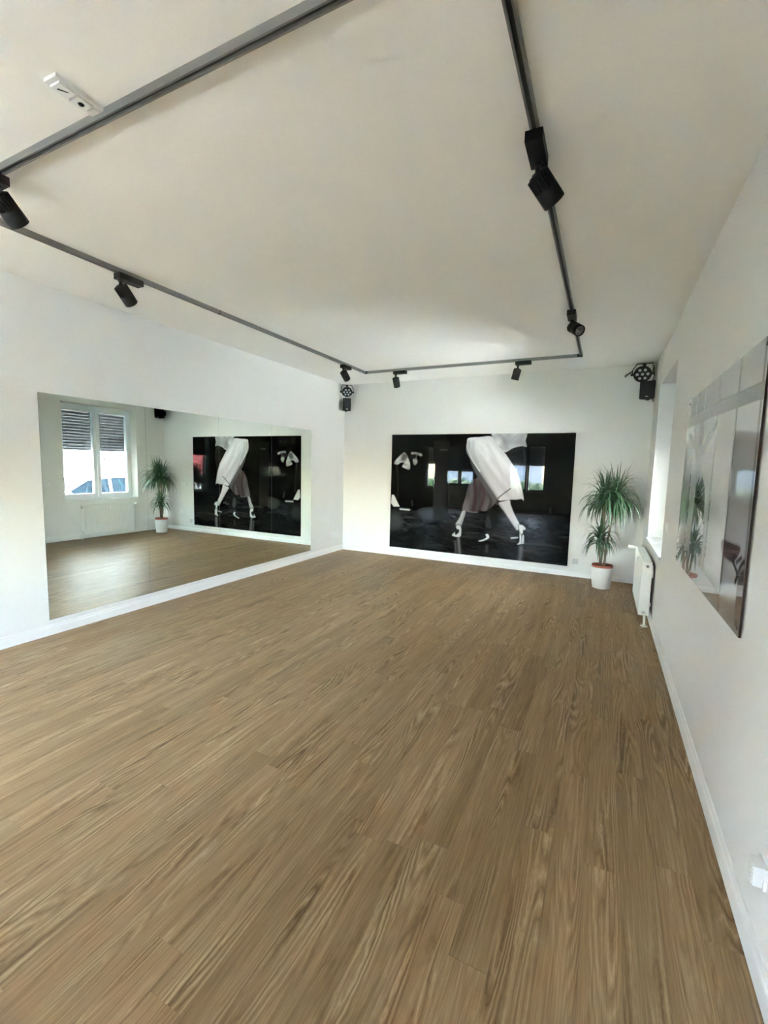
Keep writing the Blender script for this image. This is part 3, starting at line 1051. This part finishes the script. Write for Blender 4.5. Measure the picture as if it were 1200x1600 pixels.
def par_light(loc, aim, arm_to, label, R_=0.105, wing=True):
    aim = Vector(aim).normalized()
    p = thing('led_par_light', label, 'stage light', loc, 0, 'led stage lights in the corners')
    q = aim.to_track_quat('Z', 'Y').to_matrix().to_4x4()
    bm = B()
    lathe(bm, [(0.03, -0.075), (R_ * 0.72, -0.070), (R_ * 0.90, -0.040), (R_, -0.005), (R_, 0.010), (R_ - 0.008, 0.014), (R_ - 0.014, 0.004)], 40)
    xform(bm, q)
    body = obj('housing', bm, M['black'], p)
    for k in range(7):
        t = 2 * math.pi * k / 6
        cx_, cy_ = (0, 0) if k == 6 else (R_ * 0.58 * math.cos(t), R_ * 0.58 * math.sin(t))
        bm = B()
        lathe(bm, [(0.019, 0.003), (0.0185, 0.008), (0.012, 0.011), (0.004, 0.012)], 18, (cx_, cy_, 0))
        xform(bm, q)
        obj('led_lens', bm, M['ledlens'], body)
    u_, w_ = (q.to_3x3() @ Vector((1, 0, 0))), (q.to_3x3() @ Vector((0, 1, 0)))
    hz = Vector((0, 0, 1)).cross(aim).normalized()
    top = Vector(arm_to)
    s1, s2 = hz * (R_ + 0.012), -hz * (R_ + 0.012)

    def strap(pts, name):
        bm = B()
        tube(bm, pts, 0.0065, 8)
        obj(name, bm, M['blackmat'], p)
    strap([s1, s1 + Vector((0, 0, 0.06)), top + hz * (R_ * 0.85), top - hz * (R_ * 0.85), s2 + Vector((0, 0, 0.06)), s2], 'yoke')
    for s in (s1, s2):
        bm = B()
        tube(bm, [s * 0.9, s * 1.16], 0.016, 14)
        obj('yoke_knob', bm, M['blackmat'], p)
    bm = B()
    tube(bm, [-aim * 0.06, -aim * 0.06 + Vector((0, 0, 0.05)), top * 0.96], 0.018, 10)
    obj('mount', bm, M['blackmat'], p)
    if wing:
        bm = B()
        a0 = s2 + Vector((0, 0, 0.05))
        for dz in (0, -0.022):
            tube(bm, [a0 + Vector((0, 0, dz * 0.3)), a0 + Vector((-0.085, -0.02, -0.055 + dz))], 0.005, 8)
        tube(bm, [a0 + Vector((-0.085, -0.02, -0.053)), a0 + Vector((-0.085, -0.02, -0.079))], 0.005, 8)
        obj('second_bracket', bm, M['blackmat'], p)
    return p


par_light((0.150, -0.170, 2.905), (0.45, -0.60, -0.72), (0, 0, 0.125), 'round black stage light in the corner above the mirror side speaker', R_=0.095, wing=False)
par_light((4.775, -0.225, 2.900), (-0.10, -0.85, -0.45), (0.02, 0, 0.135), 'round black stage light in the corner above the potted plant', R_=0.108)
# loose cables
bm = B()
tube(bm, [(4.915, -0.10, 3.03), (4.925, -0.06, 2.90), (4.90, -0.05, 2.80), (4.93, -0.04, 2.70), (4.935, -0.03, 2.56)], 0.006, 8)
tag(obj('speaker_cable', bm, M['blackmat']), 'thin black cable hanging beside the speaker above the plant', 'cable')

# ------------------------------------------------------------------ potted dragon tree
PX, PY = 4.462, -0.50
plant = thing('potted_dragon_tree', 'dracaena with two leaf crowns in a white pot by the window', 'plant', (PX, PY, 0))
bm = B()
lathe(bm, [(0.100, 0.0), (0.112, 0.004), (0.140, 0.285), (0.141, 0.292), (0.137, 0.295), (0.133, 0.290), (0.120, 0.17), (0.10, 0.16)], 48)
obj('outer_pot', bm, M['pot'], plant)
bm = B()
lathe(bm, [(0.10, 0.16), (0.128, 0.290), (0.133, 0.318), (0.131, 0.325), (0.125, 0.325), (0.120, 0.295), (0.118, 0.27)], 48)
obj('inner_pot', bm, M['terracotta'], plant)
bm = B()
lathe(bm, [(0.119, 0.272), (0.119, 0.288), (0.06, 0.296), (0.01, 0.298)], 32)
obj('soil', bm, M['soil'], plant)


def leaf_crown(bm, c, n, lmin, lmax, droop, axis, rng, lim=(W - 0.05 - PX, -0.05 - PY)):
    """arching strap leaves spiralling out of a cane tip"""
    axis = Vector(axis).normalized()
    for k in range(n):
        az = k * 2.39996 + rng.uniform(-0.3, 0.3)
        f = k / n                         # 0 lowest/oldest .. 1 newest/upright
        el = math.radians(18 + 66 * f + rng.uniform(-16, 12))
        L = rng.uniform(lmin, lmax) * (1.0 - 0.10 * abs(f - 0.4))
        wid = rng.uniform(0.0085, 0.0125)
        d = Vector((math.cos(az) * math.cos(el), math.sin(az) * math.cos(el), math.sin(el)))
        d = (d + axis * 0.15).normalized()
        p = Vector(c) + Vector((rng.uniform(-.012, .012), rng.uniform(-.012, .012), -0.05 + 0.10 * f))
        sd = Vector((-math.sin(az), math.cos(az), 0))
        steps = 7
        prev = None
        dr = droop * (1.5 - 1.38 * f ** 2.2) * rng.uniform(0.7, 1.3)
        for s in range(steps + 1):
            t = s / steps
            w_ = wid * (1.0 - t ** 2.2) * (0.75 + 0.5 * min(1, t * 4)) + 0.0006
            up_ = sd.cross(d).normalized()
            row_ = [bm.verts.new(p - sd * w_ + up_ * w_ * 0.35), bm.verts.new(p), bm.verts.new(p + sd * w_ + up_ * w_ * 0.35)]
            if prev:
                for i in range(2):
                    fc = bm.faces.new((prev[i], prev[i + 1], row_[i + 1], row_[i]))
                    fc.smooth = True
            prev = row_
            p = p + d * (L / steps)
            p.x = min(p.x, lim[0])
            p.y = min(p.y, lim[1])
            d = (d + Vector((0, 0, -1)) * dr * (0.35 + t) / steps * 2.2).normalized()


rng = random.Random(11)
canes = [([(0.022, 0.00, 0.28), (0.030, 0.0, 0.52), (0.055, 0.01, 0.78), (0.080, 0.0, 1.02), (0.105, 0.01, 1.17)], 0.0135, 140, 0.40, 0.60, 2.3),
         ([(-0.022, 0.01, 0.28), (-0.012, 0.012, 0.50), (-0.005, 0.0, 0.76), (-0.025, 0.0, 1.02), (-0.03, 0.0, 1.16)], 0.0135, 125, 0.38, 0.56, 2.3),
         ([(-0.030, -0.02, 0.28), (-0.045, -0.03, 0.48), (-0.05, -0.045, 0.64)], 0.010, 75, 0.27, 0.42, 2.1)]
for pts, rad, n, l0, l1, dr in canes:
    bm = B()
    tube(bm, pts, [rad * (1.1 - 0.25 * i / (len(pts) - 1)) for i in range(len(pts))], 10)
    st_ = obj('stem', bm, M['stem'], plant)
    bm = B()
    leaf_crown(bm, pts[-1], n, l0, l1, dr, (0, 0, 1), rng)
    obj('leaf_crown', bm, M['leaf'], plant)

# ------------------------------------------------------------------ radiator under the window
RY0, RY1, RX0, RX1, RZ0, RZ1 = -1.955, -0.905, 4.820, 4.915, 0.105, 0.672
rad = thing('panel_radiator', 'white steel panel radiator under the window beside the potted plant', 'radiator', ((RX0 + RX1) / 2, (RY0 + RY1) / 2, 0))
ly, lx = (RY1 - RY0) / 2, (RX1 - RX0) / 2
for yc in (-ly, ly - 0.003):
    bm = B()
    box(bm, -lx + 0.008, lx, yc, yc + 0.003, RZ0, RZ1)
    obj('side_cover', bm, M['radiator'], rad)
bm = B()
prof = []
nr = 31
for k in range(nr):
    y0 = -ly + 0.02 + (2 * ly - 0.04) * k / nr
    y1 = -ly + 0.02 + (2 * ly - 0.04) * (k + 1) / nr
    q = (y1 - y0)
    prof += [(-lx, y0 + q * 0.10), (-lx, y0 + q * 0.62), (-lx + 0.005, y0 + q * 0.76), (-lx + 0.005, y0 + q * 0.92)]
prof = [(-lx, -ly + 0.001)] + prof + [(-lx, ly - 0.001), (-lx + 0.014, ly - 0.001), (-lx + 0.014, -ly + 0.001)]
prism(bm, prof, RZ0, RZ1 - 0.002, ax='z')
obj('front_panel', bm, M['radiator'], rad)
bm = B()
box(bm, lx - 0.012, lx, -ly + 0.004, ly - 0.004, RZ0, RZ1 - 0.004)
obj('rear_panel', bm, M['radiator'], rad)
bm = B()
box(bm, -lx, lx, -ly, -ly + 0.012, RZ1 - 0.006, RZ1 + 0.004)
box(bm, -lx, lx, ly - 0.012, ly, RZ1 - 0.006, RZ1 + 0.004)
box(bm, -lx, -lx + 0.010, -ly + 0.012, ly - 0.012, RZ1 - 0.006, RZ1 + 0.004)
box(bm, lx - 0.010, lx, -ly + 0.012, ly - 0.012, RZ1 - 0.006, RZ1 + 0.004)
for k in range(52):
    y = -ly + 0.02 + (2 * ly - 0.04) * k / 51
    box(bm, -lx + 0.010, lx - 0.010, y - 0.005, y + 0.005, RZ1 - 0.004, RZ1 + 0.002)
obj('top_grille', bm, M['radiator'], rad)
bm = B()
tube(bm, [(0.004, -ly, RZ1 - 0.045), (0.004, -ly - 0.008, RZ1 - 0.045)], 0.014, 18)
obj('vent_plug', bm, M['steel'], rad)
bm = B()
tube(bm, [(0.0, -ly + 0.02, RZ0 + 0.03), (0.0, -ly - 0.022, RZ0 + 0.03)], 0.017, 16)
obj('pipe_union', bm, M['greyplastic'], rad)
bm = B()
tube(bm, [(0.0, -ly - 0.02, RZ0 + 0.03), (0.006, -ly - 0.032, RZ0 + 0.012), (0.010, -ly - 0.034, 0.05), (0.012, -ly - 0.034, 0.012)], [0.013, 0.012, 0.011, 0.011], 14)
lathe(bm, [(0.034, 0.0), (0.034, 0.005), (0.026, 0.013), (0.012, 0.016)], 26, (0.012, -ly - 0.034, 0.0))
obj('supply_pipe', bm, M['radiator'], rad)
bm = B()
tube(bm, [(-0.005, ly - 0.02, RZ1 - 0.03), (-0.005, ly + 0.03, RZ1 - 0.03), (-0.006, ly + 0.035, RZ1 - 0.06), (-0.006, ly + 0.035, 0.005)], [0.012, 0.012, 0.009, 0.009], 12)
obj('return_pipe', bm, M['radiator'], rad)
bm = B()
tube(bm, [(-0.03, ly + 0.03, RZ1 - 0.028), (-0.05, ly + 0.03, RZ1 - 0.022), (-0.075, ly + 0.03, RZ1 - 0.018), (-0.125, ly + 0.03, RZ1 - 0.014), (-0.130, ly + 0.03, RZ1 - 0.014)], [0.012, 0.016, 0.023, 0.024, 0.019], 20)
tube(bm, [(-0.004, ly + 0.03, RZ1 - 0.03), (-0.035, ly + 0.03, RZ1 - 0.028)], 0.012, 12)
obj('thermostat', bm, M['plastic'], rad)
bm = B()
box(bm, -lx - 0.012, -lx, -0.018, 0.018, RZ1 - 0.095, RZ1 - 0.04)
obj('heat_meter', bm, M['plastic'], rad, bevel=0.003)
for y in (-ly + 0.2, ly - 0.2):
    for z0, z1 in ((RZ1 - 0.2, RZ1 - 0.06), (RZ0 + 0.05, RZ0 + 0.1)):
        bm = B()
        box(bm, lx, lx + 0.035, y - 0.02, y + 0.02, z0, z1)
        obj('wall_bracket', bm, M['radiator'], rad)


# ------------------------------------------------------------------ sockets and switches
def socket_plate(loc, rz, n, label, kind='socket', vertical=False, mat='plastic', s=0.072):
    """n-gang plate; local x along the wall, -y out of it"""
    root = thing('wall_' + kind, label, kind, loc, rz, 'sockets and switches on the walls')
    bm = B()
    L = s * n / 2 + 0.005
    if vertical:
        box(bm, -s / 2 - 0.005, s / 2 + 0.005, -0.009, 0, -L, L)
    else:
        box(bm, -L, L, -0.009, 0, -s / 2 - 0.005, s / 2 + 0.005)
    obj('cover_plate', bm, M[mat], root, bevel=0.003)
    for k in range(n):
        c = (k - (n - 1) / 2) * s
        cx_, cz_ = (0, c) if vertical else (c, 0)
        bm = B()
        if kind == 'socket':
            bm2 = bm
            lathe(bm2, [(0.0235, -0.002), (0.0255, 0.0), (0.0255, 0.0015), (0.0225, 0.0015), (0.021, -0.004), (0.004, -0.004)], 28)
            xform(bm2, Matrix.Translation((cx_, -0.010, cz_)) @ Matrix.Rotation(math.pi / 2, 4, 'X'))
            well = obj('socket_well', bm2, M['greyplastic'], root)
            for dx in (-0.0095, 0.0095):
                bm = B()
                tube(bm, [(cx_ + dx, -0.0085, cz_), (cx_ + dx, -0.0068, cz_)], 0.0028, 10)
                obj('pin_hole', bm, M['dark'], well)
        else:
            box(bm, cx_ - s * 0.42, cx_ + s * 0.42, -0.013, -0.008, cz_ - s * 0.42, cz_ + s * 0.42)
            obj('rocker', bm, M[mat], root, bevel=0.002)
    return root


socket_plate((4.300, 0, 1.078), 0, 2, 'white double wall switch behind the upper plant leaves', 'switch')
socket_plate((4.440, 0, 0.446), 0, 1, 'single white wall socket behind the plant stems')
socket_plate((4.098, 0, 0.235), 0, 1, 'grey blank wall plate low beside the dance print corner', 'switch', mat='greyplastic')
socket_plate((0, -0.285, 0.308), math.pi / 2, 3, 'triple white socket low on the mirror wall near the corner')
socket_plate((W, -0.46, 0.300), -math.pi / 2, 4, 'row of four white sockets low on the window wall behind the plant')
socket_plate((W, -2.50, 1.100), -math.pi / 2, 1, 'white light switch on the window wall, seen only in the mirror', 'switch')
ad = thing('ribbed_adapter', 'white ribbed plug adapter on the wall above the skirting near the picture edge', 'plug', (W, -5.520, 0.326), -math.pi / 2)
bm = B()
box(bm, -0.036, 0.036, -0.008, 0, -0.036, 0.036)
obj('cover_plate', bm, M['plastic'], ad, bevel=0.003)
bm = B()
box(bm, -0.026, 0.030, -0.034, -0.009, -0.032, 0.034)
obj('body', bm, M['plastic'], ad, bevel=0.006)
for k in range(5):
    bm = B()
    z = -0.024 + k * 0.0125
    box(bm, -0.023, 0.027, -0.0385, -0.033, z - 0.004, z + 0.004)
    obj('rib', bm, M['plastic'], ad, bevel=0.0015)

# ------------------------------------------------------------------ outside: street, parked car, houses
GZ = -0.30
M['asphalt'] = plain('asphalt', (0.21, 0.208, 0.20), 0.9, var=0.2, vscale=30)
M['paving'] = plain('paving', (0.26, 0.255, 0.24), 0.9, var=0.15, vscale=12)
M['cream'] = plain('cream_render', (0.19, 0.182, 0.165), 0.9, var=0.04)
M['whitewash'] = plain('white_render', (0.78, 0.78, 0.77), 0.9, var=0.04)
M['rooftile'] = plain('roof_tile', (0.30, 0.10, 0.07), 0.8, var=0.2, vscale=20)
M['house_glass'] = plain('house_glass', (0.025, 0.03, 0.032), 0.3, var=0.2, spec=0.12)
M['carpaint'] = plain('silver_car_paint', (0.34, 0.38, 0.39), 0.55, var=0.02)
M['tyre'] = plain('tyre_rubber', (0.02, 0.02, 0.02), 0.8, var=0.2)
M['seat'] = plain('grey_car_fabric', (0.13, 0.14, 0.14), 0.9, var=0.15, vscale=30)
M['redlamp'] = plain('tail_lamp', (0.45, 0.02, 0.02), 0.2)
M['hedge'] = plain('hedge_leaf', (0.055, 0.12, 0.035), 0.6, var=0.5, vscale=5)
m, nt, b = new_mat('red_brick')
tc = N(nt, 'ShaderNodeTexCoord')
sp = N(nt, 'ShaderNodeSeparateXYZ')
nt.links.new(tc.outputs['Object'], sp.inputs[0])
cb = N(nt, 'ShaderNodeCombineXYZ')
nt.links.new(sp.outputs[1], cb.inputs[0])
nt.links.new(sp.outputs[2], cb.inputs[1])
br = N(nt, 'ShaderNodeTexBrick')
nt.links.new(cb.outputs[0], br.inputs['Vector'])
br.inputs['Color1'].default_value = (0.36, 0.055, 0.05, 1)
br.inputs['Color2'].default_value = (0.29, 0.045, 0.045, 1)
br.inputs['Mortar'].default_value = (0.30, 0.20, 0.18, 1)
br.inputs['Scale'].default_value = 4.0
br.inputs['Mortar Size'].default_value = 0.008
nt.links.new(br.outputs[0], b.inputs['Base Color'])
b.inputs['Roughness'].default_value = 0.9
M['brick'] = m

bm = B()
box(bm, -40, 45, -45, 40, GZ - 0.2, GZ - 0.10)
o = obj('ground', bm, M['paving'])
o['kind'] = 'structure'
bm = B()
box(bm, 7.05, 12.4, -40, 35, GZ - 0.1, GZ)
o = obj('road', bm, M['asphalt'])
o['kind'] = 'structure'
bm = B()
box(bm, W + WT, 7.05, -40, 35, GZ - 0.1, GZ + 0.12)
o = obj('pavement', bm, M['paving'])
o['kind'] = 'structure'


def house(name, label, x0, x1, y0, y1, h, wallmat, rows, plinth=None):
    r = thing(name, label, 'building', (x0, (y0 + y1) / 2, GZ))
    L = (y1 - y0) / 2
    bm = B()
    box(bm, 0, x1 - x0, -L, L, 0, h)
    obj('wall', bm, wallmat, r)
    if plinth:
        bm = B()
        box(bm, -0.04, 0.0, -L, L, 0, plinth)
        obj('plinth', bm, M['whitewash'], r)
    bm = B()
    prism(bm, [(-0.35, h), (x1 - x0 + 0.35, h), ((x1 - x0) / 2, h + 3.0)], -L - 0.2, L + 0.2, ax='y')
    obj('roof', bm, M['rooftile'], r)
    for (wy, wz, ww, wh) in rows:
        yc = wy - (y0 + y1) / 2
        bm = B()
        box(bm, -0.05, 0.02, yc - ww / 2, yc - ww / 2 + 0.08, wz, wz + wh)
        box(bm, -0.05, 0.02, yc + ww / 2 - 0.08, yc + ww / 2, wz, wz + wh)
        box(bm, -0.05, 0.02, yc - ww / 2, yc + ww / 2, wz, wz + 0.08)
        box(bm, -0.05, 0.02, yc - ww / 2, yc + ww / 2, wz + wh - 0.08, wz + wh)
        box(bm, -0.05, 0.02, yc - 0.04, yc + 0.04, wz, wz + wh)
        wo = obj('window', bm, M['upvc'], r)
        bm = B()
        box(bm, -0.02, -0.01, yc - ww / 2 + 0.05, yc + ww / 2 - 0.05, wz + 0.05, wz + wh - 0.05)
        obj('pane', bm, M['house_glass'], wo)
        bm = B()
        box(bm, -0.10, 0.0, yc - ww / 2 - 0.1, yc + ww / 2 + 0.1, wz - 0.08, wz)
        obj('ledge', bm, M['whitewash'], wo)
    return r


house('cream_house', 'sunlit cream house across the street, seen through the window in the mirror', 13.6, 21, -6.9, 14.0, 8.5, M['cream'],
      [(4.45, 0.95, 1.1, 1.0), (8.2, 0.95, 1.1, 1.3), (0.4, 0.95, 1.1, 1.3), (-2.8, 0.95, 1.1, 1.3), (4.4, 4.2, 1.1, 1.5), (8.2, 4.2, 1.1, 1.5), (0.4, 4.2, 1.1, 1.5), (-2.8, 4.2, 1.1, 1.5)])
house('brick_house', 'red brick house with white base across the street', 13.2, 20, -11.2, -7.7, 7.5, M['brick'],
      [(-10.2, 4.6, 1.2, 1.4), (-8.7, 4.6, 1.2, 1.4)], plinth=1.35)
house('corner_house', 'pale rendered house at the end of the street row', 13.5, 20, -24.0, -12.0, 7.0, M['cream'], [(-14.2, 1.7, 1.2, 1.4), (-17.2, 1.7, 1.2, 1.4), (-14.2, 4.6, 1.2, 1.4), (-17.2, 4.6, 1.2, 1.4)])
house('white_house', 'low white house behind the hedge at the rear', -6, 0.0, -30, -22, 3.2, M['whitewash'], [(-26, 1.0, 1.2, 1.2)])

# hedge outside the rear windows
bm = B()
for k in range(46):
    cx_, cz_ = -9 + 20 * k / 45, 0
    bmesh.ops.create_icosphere(bm, subdivisions=2, radius=1.0, matrix=Matrix.Translation((cx_, -17 + rng.uniform(-.3, .3), GZ + 0.55)) @ Matrix.Diagonal((0.5, 0.6, rng.uniform(0.6, 0.85), 1)))
for vtx in bm.verts:
    vtx.co += Vector((rng.uniform(-.07, .07), rng.uniform(-.07, .07), rng.uniform(-.07, .07)))
tag(obj('garden_hedge', bm, M['hedge']), 'trimmed green hedge outside the rear windows', 'hedge')

# silver hatchback parked at the kerb; nose towards -y
car = thing('parked_car', 'silver car parked in the street, seen through the window in the mirror', 'car', (8.45, 0.0, GZ))
cw = 0.86
body = [(-2.15, 0.22), (-2.20, 0.45), (-2.10, 0.66), (-1.75, 0.78), (-1.05, 0.90), (-0.5, 0.93), (1.2, 0.96), (1.85, 0.98), (1.98, 0.80), (2.0, 0.40), (1.92, 0.22)]
bm = B()
prism(bm, body, -cw, cw, ax='x')
obj('body', bm, M['carpaint'], car, bevel=0.05, seg=3, angle=25)
bm = B()
prism(bm, [(-0.18, 1.37), (0.10, 1.43), (0.6, 1.465), (1.2, 1.44), (1.62, 1.36), (1.60, 1.33), (1.2, 1.40), (0.6, 1.425), (0.10, 1.39), (-0.16, 1.33)], -0.70, 0.70, ax='x')
obj('roof', bm, M['carpaint'], car, bevel=0.012)
for s in (-1, 1):
    for pts in ([(s * 0.80, -1.0, 0.90), (s * 0.70, -0.16, 1.36)], [(s * 0.81, 0.42, 0.93), (s * 0.71, 0.42, 1.43)], [(s * 0.81, 1.30, 0.95), (s * 0.71, 1.22, 1.41)], [(s * 0.78, 1.88, 0.97), (s * 0.69, 1.60, 1.36)], [(s * 0.70, -0.16, 1.36), (s * 0.70, 0.6, 1.44), (s * 0.70, 1.2, 1.42), (s * 0.69, 1.60, 1.36)]):
        bm = B()
        tube(bm, pts, 0.034, 8)
        obj('pillar', bm, M['carpaint'], car)
    for poly in ([(-0.95, 0.915), (0.40, 0.935), (0.40, 1.42), (0.10, 1.40), (-0.16, 1.345)], [(0.45, 0.935), (1.28, 0.95), (1.20, 1.40), (0.6, 1.43), (0.45, 1.43)], [(1.33, 0.955), (1.82, 0.965), (1.58, 1.345), (1.25, 1.395)]):
        bm = B()
        lo = [bm.verts.new((s * (0.81 - 0.10 * (z - 0.93) / 0.5), y, z)) for y, z in poly]
        hi = [bm.verts.new((s * (0.805 - 0.10 * (z - 0.93) / 0.5), y, z)) for y, z in poly]
        bm.faces.new(lo)
        bm.faces.new(hi[::-1])
        for i in range(len(poly)):
            j = (i + 1) % len(poly)
            bm.faces.new((lo[i], hi[i], hi[j], lo[j]))
        obj('side_glass', bm, M['carglass'], car)
    for y in (-1.38, 1.28):
        bm = B()
        tube(bm, [(s * 0.66, y, 0.30), (s * 0.68, y, 0.30), (s * 0.86, y, 0.30), (s * 0.875, y, 0.30)], [0.27, 0.30, 0.30, 0.27], 32)
        wh = obj('wheel', bm, M['tyre'], car)
        bm = B()
        tube(bm, [(s * 0.872, y, 0.30), (s * 0.885, y, 0.30)], [0.20, 0.16], 28)
        obj('rim', bm, M['steel'], wh)
    bm = B()
    tube(bm, [(s * 0.84, -0.72, 0.98), (s * 0.92, -0.74, 1.0), (s * 1.0, -0.74, 1.02)], [0.03, 0.075, 0.05], 12)
    obj('door_mirror', bm, M['carpaint'], car)
    for y in (-0.45, 0.95):
        bm = B()
        box(bm, s * 0.42 - 0.24, s * 0.42 + 0.24, y + 0.28, y + 0.42, 0.6, 1.12)
        box(bm, s * 0.42 - 0.13, s * 0.42 + 0.13, y + 0.31, y + 0.40, 1.13, 1.30)
        obj('car_seat', bm, M['seat'], car, bevel=0.04)
    bm = B()
    box(bm, s * 0.62 - 0.12, s * 0.62 + 0.12, -2.17, -2.02, 0.56, 0.68)
    obj('headlight', bm, M['ledlens'], car, bevel=0.03)
    bm = B()
    box(bm, s * 0.70 - 0.09, s * 0.70 + 0.09, 1.86, 1.995, 0.70, 0.92)
    obj('tail_light', bm, M['redlamp'], car, bevel=0.03)
for y0, z0, y1, z1, nm in ((-1.02, 0.91, -0.18, 1.36, 'windscreen'), (1.86, 0.98, 1.60, 1.35, 'rear_window')):
    bm = B()
    q = [bm.verts.new(p) for p in ((-0.78, y0, z0), (0.78, y0, z0), (0.68, y1, z1), (-0.68, y1, z1))]
    q2 = [bm.verts.new(v_.co + Vector((0, 0.004, -0.004))) for v_ in q]
    bm.faces.new(q)
    bm.faces.new(q2[::-1])
    for i in range(4):
        bm.faces.new((q[i], q2[i], q2[(i + 1) % 4], q[(i + 1) % 4]))
    obj(nm, bm, M['carglass'], car)
